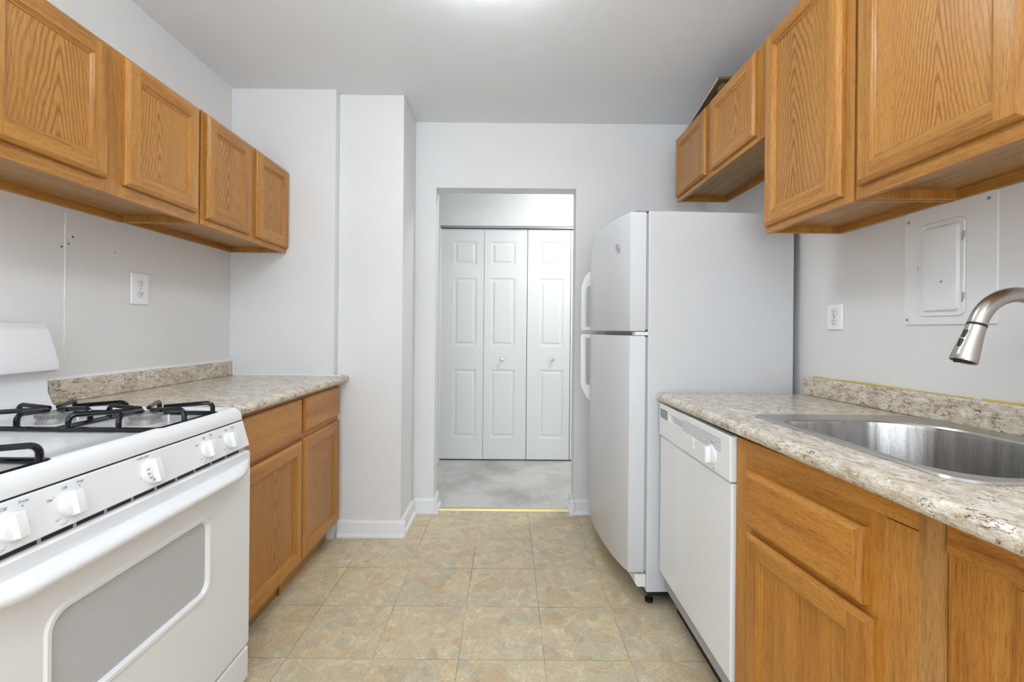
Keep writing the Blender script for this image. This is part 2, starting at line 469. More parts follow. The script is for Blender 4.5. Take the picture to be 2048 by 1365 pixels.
def frame_matrix(origin, right, up):
    r = Vector(right).normalized(); u = Vector(up).normalized(); n = r.cross(u).normalized()
    mm = Matrix((r, u, n)).transposed().to_4x4(); mm.translation = Vector(origin); return mm

# ------------------------------------------------------------------ room shell
XL, XR, ZC = -1.55, 1.265, 2.513
YA, YP, YB = 2.51, 2.56, 2.90          # alcove wall, pillar face, far wall
YR = -2.40
bm = B(); box(bm, XL-.1, XR+.1, YR-.1, 2.965, -.10, 0); struct(mk('floor', bm, 'floor', org=(0, 0, 0)))
bm = B(); box(bm, -2.2, 3.2, 2.965, 4.75, -.10, .004); struct(mk('floor_hall', bm, 'carpet', org=(0, 0, 0)))
bm = B(); box(bm, XL-.1, XR+.1, YR-.1, 3.02, ZC, ZC+.1); struct(mk('ceiling', bm, 'ceil', org=(0, 0, ZC)))
bm = B(); box(bm, -2.2, 3.2, 3.02, 4.75, ZC, ZC+.1); struct(mk('ceiling_hall', bm, 'ceil', org=(0, 3.5, ZC)))
bm = B(); box(bm, XL-.1, XL, YR, 3.02, 0, ZC); wl = struct(mk('wall_left', bm, 'wall_warm'))
bm = B(); box(bm, XR, XR+.1, YR, 3.02, 0, ZC); wr = struct(mk('wall_right', bm, 'wall_warm'))
bm = B(); box(bm, XL, -.97, YA, YB, 0, ZC); struct(mk('wall_alcove', bm, 'wall'))
bm = B(); box(bm, -.97, -.602, YP, YB, 0, ZC, 0, .004); struct(mk('wall_pillar', bm, ['wall']))
DX0, DX1, DZ = -.470, .432, 2.093
bm = B()
box(bm, XL, DX0, YB, 3.02, 0, ZC); box(bm, DX1, XR, YB, 3.02, 0, ZC); box(bm, DX0, DX1, YB, 3.02, DZ, ZC)
struct(mk('wall_back', bm, 'wall'))
# wall behind the camera; its wide window is made up for the fill light
WX0, WX1, WZ0, WZ1 = -1.30, 1.0, .55, 2.25
bm = B(); y0, y1 = YR-.1, YR
box(bm, XL-.1, WX0, y0, y1, 0, ZC); box(bm, WX1, XR+.1, y0, y1, 0, ZC); box(bm, WX0, WX1, y0, y1, 0, WZ0); box(bm, WX0, WX1, y0, y1, WZ1, ZC)
struct(mk('wall_rear', bm, 'wall'))
bm = B()
for a in (WX0, (WX0+WX1)/2-.02, WX1-.04): box(bm, a, a+.04, YR-.09, YR-.03, WZ0, WZ1)
box(bm, WX0, WX1, YR-.09, YR-.03, WZ0, WZ0+.04); box(bm, WX0, WX1, YR-.09, YR-.03, WZ1-.04, WZ1)
wf = struct(mk('added_window_1', bm, 'trim'))
bm = B(); box(bm, WX0+.01, WX1-.01, YR-.064, YR-.060, WZ0+.01, WZ1-.01); mk('pane', bm, 'wglass', wf)
# hall
YC = 4.00
CX0, CX1, CZ = -.612, .955, 2.105
bm = B()
box(bm, -2.2, CX0, YC, YC+.12, 0, ZC); box(bm, CX1, 3.2, YC, YC+.12, 0, ZC); box(bm, CX0, CX1, YC, YC+.12, CZ, ZC)
struct(mk('wall_hall', bm, 'wall'))
bm = B(); box(bm, -2.3, -2.2, 3.02, 4.75, 0, ZC); struct(mk('wall_hall_left', bm, 'wall'))
bm = B(); box(bm, 3.2, 3.3, 3.02, 4.75, 0, ZC); struct(mk('wall_hall_right', bm, 'wall'))
bm = B(); box(bm, -2.2, 3.2, 4.65, 4.75, 0, ZC); struct(mk('wall_closet', bm, 'wall'))
# the wall facing seams: slight plaster bead lines at the alcove and pillar corners
def baseboard(name, segs):
    bm = B()
    for (x0, x1, y0, y1, nx, ny) in segs:
        # main board and a small quarter round at the floor
        if nx: 
            a, s = (x0, nx); prism(bm, [(a, 0), (a+s*.030, 0), (a+s*.028, .012), (a+s*.016, .020), (a+s*.013, .078), (a+s*.007, .090), (a, .090)], 'y', y0, y1)
        else:
            a, s = (y0, ny); prism(bm, [(a, 0), (a+s*.030, 0), (a+s*.028, .012), (a+s*.016, .020), (a+s*.013, .078), (a+s*.007, .090), (a, .090)], 'x', x0, x1)
    return struct(mk(name, bm, 'trim'))
def bb_x(name, x0, x1, y, ny): return baseboard(name, [(x0, x1, y, y, 0, ny)])
bb_x('baseboard_pillar', -.955, -.572, YP, -1)
baseboard('baseboard_pillar_side', [(-.602, 0, YP, YB, 1, 0)])
bb_x('baseboard_back_left', -.602, DX0+.02, YB, -1)
bb_x('baseboard_back_right', DX1-.022, .56, YB, -1)
baseboard('baseboard_jamb_left', [(DX0, 0, YB-.03, 3.04, 1, 0)])
baseboard('baseboard_jamb_right', [(DX1, 0, YB-.03, 3.04, -1, 0)])
bb_x('baseboard_hall', -2.2, CX0-.004, YC, -1)
# brass threshold
bm = B(); prism(bm, [(2.925, 0), (2.932, .010), (2.955, .012), (2.968, .006), (2.968, 0)], 'x', DX0+.03, DX1-.03)
o = struct(mk('trim_1', bm, 'brass'))
# bifold closet doors
def leaf(x0, x1, insL, insR, parent):
    z0, z1 = .018, 2.082; t = .030; y = YC + .035
    bm = B()
    vals = [(1.760, 1.968), (1.033, 1.640), (.211, .824)]
    px0, px1 = x0+insL, x1-insR
    # flat front with three openings
    def q(a, b_, c, d): 
        vs = [bm.verts.new(p) for p in ((a, y, c), (b_, y, c), (b_, y, d), (a, y, d))]; bm.faces.new(vs)
    q(x0, px0, z0, z1); q(px1, x1, z0, z1)
    zs = [z0, .211, .824, 1.033, 1.640, 1.760, 1.968, z1]
    for i in range(0, 8, 2): q(px0, px1, zs[i], zs[i+1])
    for (a, b_) in vals:
        rings = []
        for ins, dep in ((0, 0), (.004, .004), (.016, .005), (.024, .005), (.036, .0005)):
            rings.append([(px0+ins, y+dep, a+ins), (px1-ins, y+dep, a+ins), (px1-ins, y+dep, b_-ins), (px0+ins, y+dep, b_-ins)])
        loft(bm, rings, cap1=True)
    # edges and back
    for pts in (((x0, y, z0), (x0, y+t, z0), (x0, y+t, z1), (x0, y, z1)), ((x1, y, z0), (x1, y+t, z0), (x1, y+t, z1), (x1, y, z1)),
                ((x0, y, z0), (x1, y, z0), (x1, y+t, z0), (x0, y+t, z0)), ((x0, y, z1), (x1, y, z1), (x1, y+t, z1), (x0, y+t, z1)),
                ((x0, y+t, z0), (x1, y+t, z0), (x1, y+t, z1), (x0, y+t, z1))):
        bm.faces.new([bm.verts.new(p) for p in pts])
    bmesh.ops.remove_doubles(bm, verts=bm.verts, dist=.0001)
    return mk('door_leaf', bm, 'doorw', parent)
def knob_at(x, y, z, parent):
    bm = B(); lathe(bm, [(.009, 0), (.007, .012), (.010, .018), (.0175, .024), (.0185, .031), (.013, .037), (0, .039)], (x, y, z), (0, -1, 0), 24)
    mk('door_knob', bm, 'chrome', parent, smooth=True)
LW = .3885; lx = -.606
d1 = thing('door_1', 'x', 'door', (lx+LW, YC+.05, .018)); d2 = thing('door_2', 'x', 'door', (lx+3*LW, YC+.05, .018))
for d in (d1, d2):
    del d['label']; del d['category']; struct(d)
leaf(lx, lx+LW-.002, .116, .064, d1); leaf(lx+LW+.001, lx+2*LW-.004, .060, .106, d1)
leaf(lx+2*LW+.001, lx+3*LW-.004, .110, .062, d2); leaf(lx+3*LW+.001, lx+4*LW-.004, .062, .110, d2)
knob_at(lx+LW+.170, YC+.035, .918, d1); knob_at(lx+2*LW+.226, YC+.035, .918, d2)
bm = B(); box(bm, CX0, CX1, YC+.012, YC+.06, 2.092, 2.112); box(bm, CX0, CX1, YC+.012, YC+.016, 2.086, 2.094)
struct(mk('trim_2', bm, 'trackm'))
bm = B(); box(bm, CX0, CX0+.006, YC+.02, YC+.1, 0, 2.09); struct(mk('trim_3', bm, 'trim'))

# ------------------------------------------------------------------ lamps
LX, LY = -.075, 1.575
lt = thing('ceiling_light', 'round flush frosted dome light on the white kitchen ceiling', 'ceiling light', (LX, LY, ZC))
bm = B(); lathe(bm, [(.175, 0), (.178, -.012), (.170, -.022), (.160, -.022)], (LX, LY, ZC), seg=48); mk('lamp_base', bm, 'trim', lt, smooth=True)
bm = B(); lathe(bm, [(.165, -.022)] + [(.165*math.cos(math.radians(a)), -.022-.075*math.sin(math.radians(a))) for a in range(10, 90, 10)] + [(0, -.097)], (LX, LY, ZC), seg=48)
mk('lamp_shade', bm, 'lamp', lt, smooth=True)
HX, HY = .86, 3.42
bm = B(); lathe(bm, [(.15, 0), (.15, -.02), (.14, -.05), (.09, -.085), (0, -.095)], (HX, HY, ZC), seg=40)
tag(mk('hall_ceiling_light', bm, 'hall_lamp', smooth=True), 'round frosted dome light on the hall ceiling beyond the doorway', 'ceiling light')

# ------------------------------------------------------------------ cabinets
def door_mesh(bm, sx, xf, y0, y1, z0, z1, sw=.052, th=.019, slab=False, pan=.0):
    """framed door; sx=+1 faces +x, -1 faces -x; xf = back plane of the door. returns recess rectangle. mats: 0 vertical, 1 horizontal"""
    X = lambda h: xf + sx*h
    def ring(i, h): return [(X(h), y0+i, z0+i), (X(h), y1-i, z0+i), (X(h), y1-i, z1-i), (X(h), y0+i, z1-i)]
    def band(ra, rb):
        A = [bm.verts.new(p) for p in ra]; C = [bm.verts.new(p) for p in rb]
        for k in range(4):
            f = bm.faces.new((A[k], A[(k+1) % 4], C[(k+1) % 4], C[k])); f.material_index = 1 if k in (0, 2) else 0
    bm.faces.new([bm.verts.new(p) for p in ring(0, 0)]).material_index = 0
    prof = [(0, 0), (0, th*.55), (.003, th*.72), (.006, th*.82), (.012, th)]
    for a, b_ in zip(prof, prof[1:]): band(ring(*a), ring(*b_))
    e = prof[-1][0]
    def quad(ya, yb, za, zb, mi):
        f = bm.faces.new([bm.verts.new((X(th), a, b_)) for a, b_ in ((ya, za), (yb, za), (yb, zb), (ya, zb))]); f.material_index = mi
    if slab:
        quad(y0+e, y1-e, z0+e, z1-e, 1); bmesh.ops.remove_doubles(bm, verts=bm.verts, dist=.00005); return None
    quad(y0+e, y0+sw, z0+e, z1-e, 0); quad(y1-sw, y1-e, z0+e, z1-e, 0)
    quad(y0+sw, y1-sw, z0+e, z0+sw, 1); quad(y0+sw, y1-sw, z1-sw, z1-e, 1)
    p2 = [(sw, th), (sw+.001, th-.003), (sw+.005, th-.004), (sw+.006, th-.0065), (sw+.011, th-.008), (sw+.012, th-.011)]
    for a, b_ in zip(p2, p2[1:]): band(ring(*a), ring(*b_))
    bmesh.ops.remove_doubles(bm, verts=bm.verts, dist=.00005)
    i = sw+.012; return (y0+i, y1-i, z0+i, z1-i, X(th-.011))
def add_door(parent, sx, xf, y0, y1, z0, z1, sw=.052, mats=('oak_v', 'oak_h', 'oak_p'), name='door', shear=None):
    bm = B(); r = door_mesh(bm, sx, xf, y0, y1, z0, z1, sw)
    if shear: shear(bm)
    d = mk(name, bm, list(mats[:2]), parent)
    bm = B(); ya, yb, za, zb, xx = r
    box(bm, xx, xx-sx*.005, ya-.003, yb+.003, za-.003, zb+.003)
    if shear: shear(bm)
    mk('door_panel', bm, mats[2], d)
    return d
def wall_cabinet(label, sx, xw, xf, y0, y1, z0, z1, doors, lip=.028, dz0=.028, dz1=.010, group=None, stile=.04):
    """xf = face-frame front plane; sx = direction the face looks"""
    xm = (xw+xf)/2
    t = thing('wall_cabinet', label, 'cabinet', (xm, (y0+y1)/2, z0), group)
    xb = xf - sx*.019
    g = .003
    bm = B()
    xw2 = xw + sx*.002
    box(bm, xw2, xb, y0+g, y0+g+.013, z0+.002, z1-.004, 0); box(bm, xw2, xb, y1-g-.013, y1-g, z0+.002, z1-.004, 0)
    box(bm, xw2, xb, y0+.016, y1-.016, z1-.020, z1-.006, 1); box(bm, xw2, xw2+sx*.005, y0+.016, y1-.016, z0+.03, z1-.02, 1)
    mk('carcass', bm, ['oak_v', 'oak_h'], t)
    bm = B(); box(bm, xw2, xb, y0+.016, y1-.016, z0+lip, z0+lip+.010); mk('bottom_panel', bm, 'ply', t)
    bm = B(); box(bm, xw2, xw2+sx*.016, y0+.016, y1-.016, z0+.001, z0+lip); mk('hanging_rail', bm, 'oak_h', t)
    bm = B()
    edges = [(y0+g, doors[0][0]+.014)] + [(p[1]-.014, q[0]+.014) for p, q in zip(doors, doors[1:])] + [(doors[-1][1]-.014, y1-g)]
    for a, b_ in edges: box(bm, xb, xf, a, b_, z0, z1, 0)
    for p, q in zip(edges, edges[1:]):
        box(bm, xb, xf, p[1], q[0], z0, z0+dz0+.014, 1); box(bm, xb, xf, p[1], q[0], z1-.04, z1, 1)
    mk('face_frame', bm, ['oak_v', 'oak_h'], t)
    for (a, b_) in doors: add_door(t, sx, xf, a, b_, z0+dz0, z1-dz1)
    return t
XUL = -1.240
wall_cabinet('oak wall cabinet over the stove, left wall, nearer one with the broad doors', 1, XL, XUL, 1.018, 1.801, 1.592, 2.050, [(1.035, 1.378), (1.438, 1.778)], dz0=.040)
wall_cabinet('oak wall cabinet over the left counter, ending at the far alcove wall', 1, XL, XUL, 1.803, 2.508, 1.595, 2.054, [(1.829, 2.140), (2.190, 2.503)], dz0=.026)
XUR = .978
G = None
wall_cabinet('short oak wall cabinet high above the refrigerator', -1, XR, XUR, 1.719, 2.620, 1.930, 2.300, [(1.775, 2.168), (2.225, 2.606)], dz0=.024)
wall_cabinet('narrow tall oak wall cabinet with one door beside the refrigerator', -1, XR, XUR, 1.273, 1.717, 1.554, 2.300, [(1.313, 1.703)], dz0=.024)
wall_cabinet('tall oak wall cabinet over the sink, nearest on the right wall', -1, XR, XUR, .440, 1.271, 1.554, 2.300, [(.458, .834), (.842, 1.252)], dz0=.034)
# pale board lying tilted on the fridge cabinet
bm = B(); prism(bm, [(2.52, 2.301), (2.13, 2.376), (2.13, 2.388), (2.52, 2.311)], 'x', .985, 1.24)
o = tag(mk('board', bm, ['cardb', 'card']), 'thin board with a pale edge lying tilted on top of the refrigerator cabinet', 'board')
for p in o.data.polygons:
    if abs(p.normal.x) > .9: p.material_index = 1
bm = B(); box(bm, 1.005, 1.235, 2.135, 2.185, 2.300, 2.363, 0, .004); tag(mk('wooden_block', bm, 'cardb'), 'brown block propping up the tilted board on the refrigerator cabinet', 'block')

# left base cabinet -------------------------------------------------
XBF = -.945
t = thing('base_cabinet', 'oak base cabinet between the stove and the white pillar, two doors and drawers', 'cabinet', (-1.24, 2.0, 0))
y0, y1 = 1.508, 2.506
bm = B()
for (a, b_) in ((y0, y0+.016), (y1-.016, y1), (2.045, 2.061)): box(bm, XL+.003, XBF-.019, a, b_, .10, .875, 0)
box(bm, XL+.003, XBF-.019, y0+.016, y1-.016, .10, .114, 1); box(bm, XL+.003, XL+.009, y0+.016, y1-.016, .114, .875, 1)
mk('carcass', bm, ['oak_v', 'oak_h'], t)
bm = B()
for a, b_ in ((y0, y0+.045), (2.03, 2.075), (y1-.02, y1)): box(bm, XBF-.019, XBF, a, b_, .10, .876, 0)
for a, b_ in ((y0+.045, 2.03), (2.075, y1-.02)):
    for c, d in ((.10, .135), (.655, .70), (.845, .876)): box(bm, XBF-.019, XBF, a, b_, c, d, 1)
mk('face_frame', bm, ['oak_v2', 'oak_h2'], t)
bm = B(); box(bm, XBF-.075, XBF-.060, y0, y1, .004, .10); mk('toe_kick', bm, 'kick', t)
bm = B(); box(bm, XBF-.058, XBF-.050, 1.98, 2.40, .0, .060, 0, .002); mk('toe_strip', bm, 'kick', t)
om = ('oak_v2', 'oak_h2', 'oak_p2')
add_door(t, 1, XBF, 1.545, 2.045, .118, .668, mats=om, sw=.055); add_door(t, 1, XBF, 2.058, 2.500, .118, .672, mats=om, sw=.055)
for a, b_, zz in ((1.52, 2.040, .682), (2.062, 2.500, .700)):
    bm = B(); door_mesh(bm, 1, XBF, a, b_, zz, .858, slab=True); mk('drawer_front', bm, ['oak_v2', 'oak_h2'], t)

def counter_profile(xf, sx, xw, z, t=.036):
    """rolled front edge; sx = direction of the front"""
    pts = [(xw, z), (xw, z-t)]
    pts.append((xf-sx*.022, z-t))
    r = t/2
    for k in range(9):
        a = math.radians(-90 + 180*k/8)
        pts.append((xf - sx*.018 + sx*.018*math.cos(a), z - r + r*math.sin(a)))
    return pts
# left countertop
t = thing('countertop', 'beige granite-look laminate countertop on the left, beside the stove', 'countertop', (-1.22, 2.0, .88))
ZL = .915
bm = B(); prism(bm, counter_profile(-.900, 1, XL+.002, ZL, .038), 'y', 1.512, 2.508)
prism(bm, counter_profile(-.900, 1, -.966, ZL, .038), 'y', 2.508, 2.557)
mk('worktop', bm, 'granite', t)
bm = B(); box(bm, XL+.002, XL+.022, 1.50, 2.507, ZL, ZL+.078, 0, .004); mk('backsplash', bm, 'granite', t)
bm = B(); tube(bm, [(XL+.003, 1.50, ZL+.080), (XL+.003, 2.50, ZL+.080)], .009, 8); tube(bm, [(XL+.02, 2.504, ZL+.075), (XL+.022, 2.505, ZL+.003)], .005, 8)
tube(bm, [(XL+.022, 2.506, ZL+.001), (-.93, 2.506, ZL+.001)], .005, 8); mk('caulk_line', bm, 'caulk', t)

# right countertop --------------------------------------------------
TL = .014
def tilt(bm):
    for v in bm.verts: v.co.z += (1.9 - v.co.y)*TL
ZR = .918
XCF = .632
t = thing('countertop', 'beige granite-look laminate countertop on the right, holding the steel sink', 'countertop', (.95, 1.0, .88))
bm = B()
prism(bm, counter_profile(XCF, -1, .775, ZR), 'y', .05, 1.903, bev=.003)
hx0, hx1, hy0, hy1 = .775, 1.185, .765, 1.345
box(bm, hx0, XR-.002, hy1, 1.903, ZR-.034, ZR); box(bm, hx0, XR-.002, .05, hy0, ZR-.034, ZR); box(bm, hx1, XR-.002, hy0, hy1, ZR-.034, ZR)
tilt(bm); mk('worktop', bm, 'granite', t)
bm = B(); box(bm, XR-.022, XR-.002, .05, 1.895, ZR, ZR+.076, 0, .005); tilt(bm); mk('backsplash', bm, 'granite', t)
bm = B()
for a, b_, w_ in ((1.22, 1.80, .004), (.985, 1.19, .005), (1.80, 1.85, .006), (.70, .97, .004)):
    pts = []; n = 10
    for k in range(n+1): pts.append((XR-.006, a+(b_-a)*k/n, ZR+.077+random.uniform(-.001, .0015)))
    tube(bm, pts, [w_*random.uniform(.6, 1.2) for _ in pts], 6)
tilt(bm); mk('dried_adhesive', bm, 'yellow', t)

# sink ---------------------------------------------------------------
t = thing('sink', 'stainless steel drop-in sink set in the right countertop', 'sink', (.98, 1.05, ZR))
SX0, SX1, SY0, SY1 = .742, 1.236, .728, 1.372
bm = B(); zt = ZR
ro = rrect(SX0, SX1, SY0, SY1, [.09, .03, .05, .05], 8)
ro2 = rrect(SX0+.004, SX1-.004, SY0+.004, SY1-.004, [.087, .027, .047, .047], 8)
ro3 = rrect(SX0+.012, SX1-.012, SY0+.012, SY1-.012, [.08, .025, .042, .042], 8)
ri = rrect(.768, 1.172, .757, 1.290, [.17, .045, .09, .13], 8)
ri2 = rrect(.771, 1.169, .760, 1.287, [.168, .043, .088, .128], 8)
Z = lambda pts, z: [(x, y, z) for x, y in pts]
loft(bm, [Z(ro, zt+.0005), Z(ro2, zt+.005), Z(ro3, zt+.0055), Z(ri, zt+.0035), Z(ri2, zt-.001)])
tilt(bm); mk('rim', bm, 'steel_rim', t, smooth=True)
bm = B()
def ins(d, z):
    return Z(rrect(.771+d, 1.169-d, .760+d, 1.287-d, [.168-d*.3, .043+d*.4, .088, .128], 8), z)
loft(bm, [ins(0, zt-.001), ins(.002, zt-.012), ins(.008, zt-.15), ins(.014, zt-.170), ins(.028, zt-.183), ins(.05, zt-.188), ins(.15, zt-.192)], cap1=True)
tilt(bm); mk('basin', bm, 'steel', t, smooth=True)
bm = B(); lathe(bm, [(.045, 0), (.045, .002), (.036, .003), (.030, -.001), (0, -.001)], (.96, 1.03, zt-.178), seg=32); mk('drain', bm, 'chrome', t, smooth=True)

# faucet -------------------------------------------------------------
FY = .98; FX = 1.198
t = thing('faucet', 'brushed nickel pull-down faucet arching over the sink', 'faucet', (FX, FY, ZR+.02))
zb = ZR+.016
bm = B(); lathe(bm, [(.026, 0), (.026, .006), (.021, .010), (.0185, .05), (.0175, .09)], (FX, FY, zb), seg=28); mk('faucet_base', bm, 'nickel', t, smooth=True)
R = .090; cxx = FX-R; zc = 1.176
pts = [(FX, FY, zb+.09), (FX, FY, 1.07), (FX, FY, zc)]
pts += [(cxx+R*math.cos(math.radians(a)), FY, zc+R*math.sin(math.radians(a))) for a in range(8, 161, 8)]
dr = Vector((-.0275, 0, -.075)).normalized()
top = Vector(pts[-1]) + dr*.008
pts.append(tuple(top))
bm = B(); tube(bm, pts, .0165, 24); mk('spout', bm, 'nickel', t, smooth=True)
bm = B(); lathe(bm, [(.0165, -.0025), (.0174, 0), (.0174, .003)], top, dr, 28); mk('collar', bm, 'black', t, smooth=True)
bm = B(); lathe(bm, [(.0168, .003), (.0175, .018), (.0200, .045), (.0232, .074), (.0238, .082), (.0230, .085), (.021, .085), (.019, .082)], top, dr, 32)
h = mk('spray_head', bm, 'nickel', t, smooth=True)
bm = B(); c_ = top + dr*.082; lathe(bm, [(.0195, 0), (.0195, .0015), (.014, .002), (0, .002)], c_, dr, 28)
for k in range(10):
    a = 2*PI*k/10; p = c_ + Vector((math.cos(a)*.014, math.sin(a)*.014, -.001)); lathe(bm, [(.0018, 0), (.0012, .004)], p, dr, 8)
mk('nozzle', bm, 'black', h)
bm = B()
side = Vector((dr.z, 0, -dr.x)).normalized()
for d, r_ in ((.026, .0172), (.048, .0195)):
    p = top + dr*d + side*(r_); tube(bm, [p - dr*.008, p + dr*.008], .0045, 10)
mk('spray_button', bm, 'black', h)

# right base cabinets -----------------------------------------------
YS, XS = 1.293, .655
SH = .106
def shear(bm):
    for v in bm.verts: v.co.x += SH*(YS - v.co.y)
y0, y1 = .732, 1.284
t = thing('base_cabinet', 'oak sink base cabinet beside the dishwasher, false drawer over one door', 'cabinet', (.95, 1.0, 0))
bm = B()
def xface(y): return XS + SH*(YS-y)
for a in (y0, y1-.016):
    xx = xface(a)+.02; box(bm, xx, XR-.003, a, a+.016, .10, .69, 0); box(bm, xx, .733, a, a+.016, .69, .878, 0)
box(bm, xface(y0)+.02, XR-.003, y0+.016, y1-.016, .10, .115, 1)
mk('carcass', bm, ['oak_v2', 'oak_h2'], t)
ys0 = .834   # near edge of door opening stile
bm = B(); F = XS
box(bm, F, F+.019, 1.232, y1, .10, .880, 0); box(bm, F, F+.019, .834, .870, .10, .840, 0)
box(bm, F, F+.019, .772, .834, .10, .838, 2)
box(bm, F-.001, F+.019, .7725, 1.232, .841, .880, 1)
box(bm, F+.001, F+.019, .870, 1.232, .795, .840, 1); box(bm, F, F+.019, .870, 1.232, .625, .675, 1); box(bm, F, F+.019, .870, 1.232, .10, .14, 1)
shear(bm); mk('face_frame', bm, ['oak_v2', 'oak_h2', 'oak_v'], t)
bm = B(); box(bm, F-.003, F+.019, .731, .7715, .10, .885, 0); shear(bm); mk('filler_strip', bm, 'oak_pale', t)
bm = B(); door_mesh(bm, -1, XS, .868, 1.218, .655, .806, th=.022, slab=True); shear(bm); mk('drawer_front', bm, ['oak_v2', 'oak_h2'], t)
add_door(t, -1, XS, .846, 1.218, .13, .640, sw=.05, mats=('oak_v2', 'oak_h2', 'oak_v2'), shear=shear)
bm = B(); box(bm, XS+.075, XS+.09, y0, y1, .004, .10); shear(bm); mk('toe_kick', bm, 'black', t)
t = thing('base_cabinet', 'plain-faced oak base cabinet at the right edge, nearest the camera', 'cabinet', (1.0, .4, 0))
y0, y1 = .06, .729
bm = B()
for a in (y0, y1-.016):
    xx = xface(a)+.02; box(bm, xx, XR-.003, a, a+.016, .10, .884, 0)
box(bm, xface(y0)+.02, XR-.003, y0+.016, y1-.016, .10, .115, 1); mk('carcass', bm, ['oak_v2', 'oak_h2'], t)
bm = B(); box(bm, F-.001, F+.018, y0, y1, .825, .885, 1); box(bm, F+.003, F+.018, y0, y1, .10, .825, 0)
shear(bm); mk('face_frame', bm, ['oak_v2', 'oak_h2'], t)
bm = B(); box(bm, F+.001, F+.003, y0+.02, .64, .13, .818, 0); shear(bm); mk('face_panel', bm, 'oak_v2', t)
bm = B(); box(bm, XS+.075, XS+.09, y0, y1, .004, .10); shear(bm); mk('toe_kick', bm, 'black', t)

# dishwasher ---------------------------------------------------------
y0, y1 = 1.290, 1.893
t = thing('dishwasher', 'white built-in dishwasher under the counter beside the refrigerator', 'dishwasher', (.94, 1.59, 0))
bm = B(); box(bm, .670, XR-.02, y0+.004, y1-.004, .10, .862, 0); mk('tub', bm, 'greyp', t)
bm = B(); box(bm, .645, .669, y0, y1, .172, .742, 0, .005); mk('door', bm, 'enamel', t)
bm = B(); box(bm, .72, .735, y0+.004, y1-.004, .0, .165); mk('kick_plate', bm, 'black', t)
# control panel with pocket handle, vent and louvre
bm = B()
za, zb_ = .746, .879
ph = (1.640, 1.775, .822, .852)  # pocket
box(bm, .640, .668, y0, ph[0], za, zb_, 0, .004); box(bm, .640, .668, ph[1], y1, za, zb_, 0, .004)
box(bm, .6402, .668, ph[0]-.004, ph[1]+.004, za+.001, ph[2], 0); box(bm, .6402, .668, ph[0]-.004, ph[1]+.004, ph[3], zb_-.001, 0)
box(bm, .662, .668, ph[0]-.002, ph[1]+.002, ph[2], ph[3], 0)
cp = mk('control_panel', bm, 'plastic', t)
bm = B()
for c in range(3):
    for r_ in range(5):
        a = 1.800 + c*.027; z_ = .824 + r_*.0075; box(bm, .6390, .6405, a, a+.022, z_, z_+.0035)
mk('vent_slot', bm, 'black', cp)
bm = B()
for r_ in range(5): z_ = .820 + r_*.0085; box(bm, .6385, .6405, 1.345, 1.632, z_, z_+.0045, 0, .0008)
mk('louvre', bm, 'shade', cp)
bm = B(); lathe(bm, [(.030, 0), (.030, .004), (.026, .006), (.024, .006)], (.640, 1.405, .797), (-1, 0, 0), 36)
box(bm, .617, .634, 1.397, 1.413, .772, .822, 0, .003)
mk('cycle_knob', bm, 'white_hi', cp, smooth=True)
bm = B(); box(bm, .6370, .6400, 1.538, 1.562, .797, .812, 0, .001); box(bm, .6370, .6400, 1.538, 1.562, .778, .792, 0, .001); mk('push_button', bm, 'white_hi', cp)
# letters on faces looking to -x: reading direction is towards -y
lettering([('OFF', .007, frame_matrix((.6392, 1.445, .829), (0, -1, 0), (0, 0, 1))), ('WASH', .006, frame_matrix((.6392, 1.405, .834), (0, -1, 0), (0, 0, 1))),
           ('DRY', .006, frame_matrix((.6392, 1.388, .757), (0, -1, 0), (0, 0, 1)))], 'ink', cp)

# refrigerator -------------------------------------------------------
RX, RY = .598, 1.915
t = thing('refrigerator', 'tall white top-freezer refrigerator beside the doorway', 'refrigerator', (RX, RY, 0))
RW, RZ0, RZ1 = .765, .066, 1.692
bm = B(); box(bm, RX, RX+.635, RY, RY+RW, RZ0, RZ1, 0, .004); mk('body', bm, 'appl', t)
def fridge_door(z0, z1, nm):
    d0, d1 = RX-.012, RX-.078
    bl = .042; n = 18; pts = [(d0, RY+.004), ]
    pts = []
    pts.append((d0, RY+.003)); 
    w_ = RW-.006; y_ = RY+.003
    for k in range(n+1):
        s = k/n; yy = y_ + .006 + (w_-.012)*s
        pts.append((d1 - bl*(1-(2*s-1)**2)**.85, yy))
    pts.append((d0, RY+RW-.003))
    bm = B(); prism(bm, pts, 'z', z0, z1, bev=.006)
    return mk(nm, bm, 'appl', t, smooth=True)
fz = fridge_door(1.178, 1.690, 'freezer_door'); fd = fridge_door(.148, 1.160, 'fridge_door')
bm = B(); box(bm, RX-.013, RX+.001, RY+.008, RY+RW-.008, 1.186, 1.682); box(bm, RX-.013, RX+.001, RY+.008, RY+RW-.008, .155, 1.152); mk('gasket', bm, 'greyp', t)
bm = B(); box(bm, RX-.055, RX+.002, RY+.006, RY+.05, 1.161, 1.176, 0, .002); mk('hinge', bm, 'plastic', t)
bm = B(); box(bm, RX-.05, RX+.06, RY+.012, RY+.05, 1.6925, 1.700, 0, .002); mk('hinge_cover', bm, 'greyp', t)
bm = B(); prism(bm, [(RX-.05, .14), (RX-.045, .10), (RX-.035, .088), (RX-.002, .088), (RX-.002, .14)], 'y', RY+.006, RY+RW-.006); mk('base_grille', bm, 'plastic', t)
for yy in (RY+.05, RY+RW-.05):
    for xx in (RX+.03, RX+.58):
        bm = B(); lathe(bm, [(.018, 0), (.018, .012), (.008, .014), (.008, .03)], (xx, yy, 0), seg=16); mk('foot', bm, 'black', t)
bm = B(); box(bm, RX+.012, RX+.62, RY+.012, RY+RW-.012, .044, RZ0+.002); mk('under_body_shade', bm, 'black', t)  # black box standing in for the shade beneath the fridge body
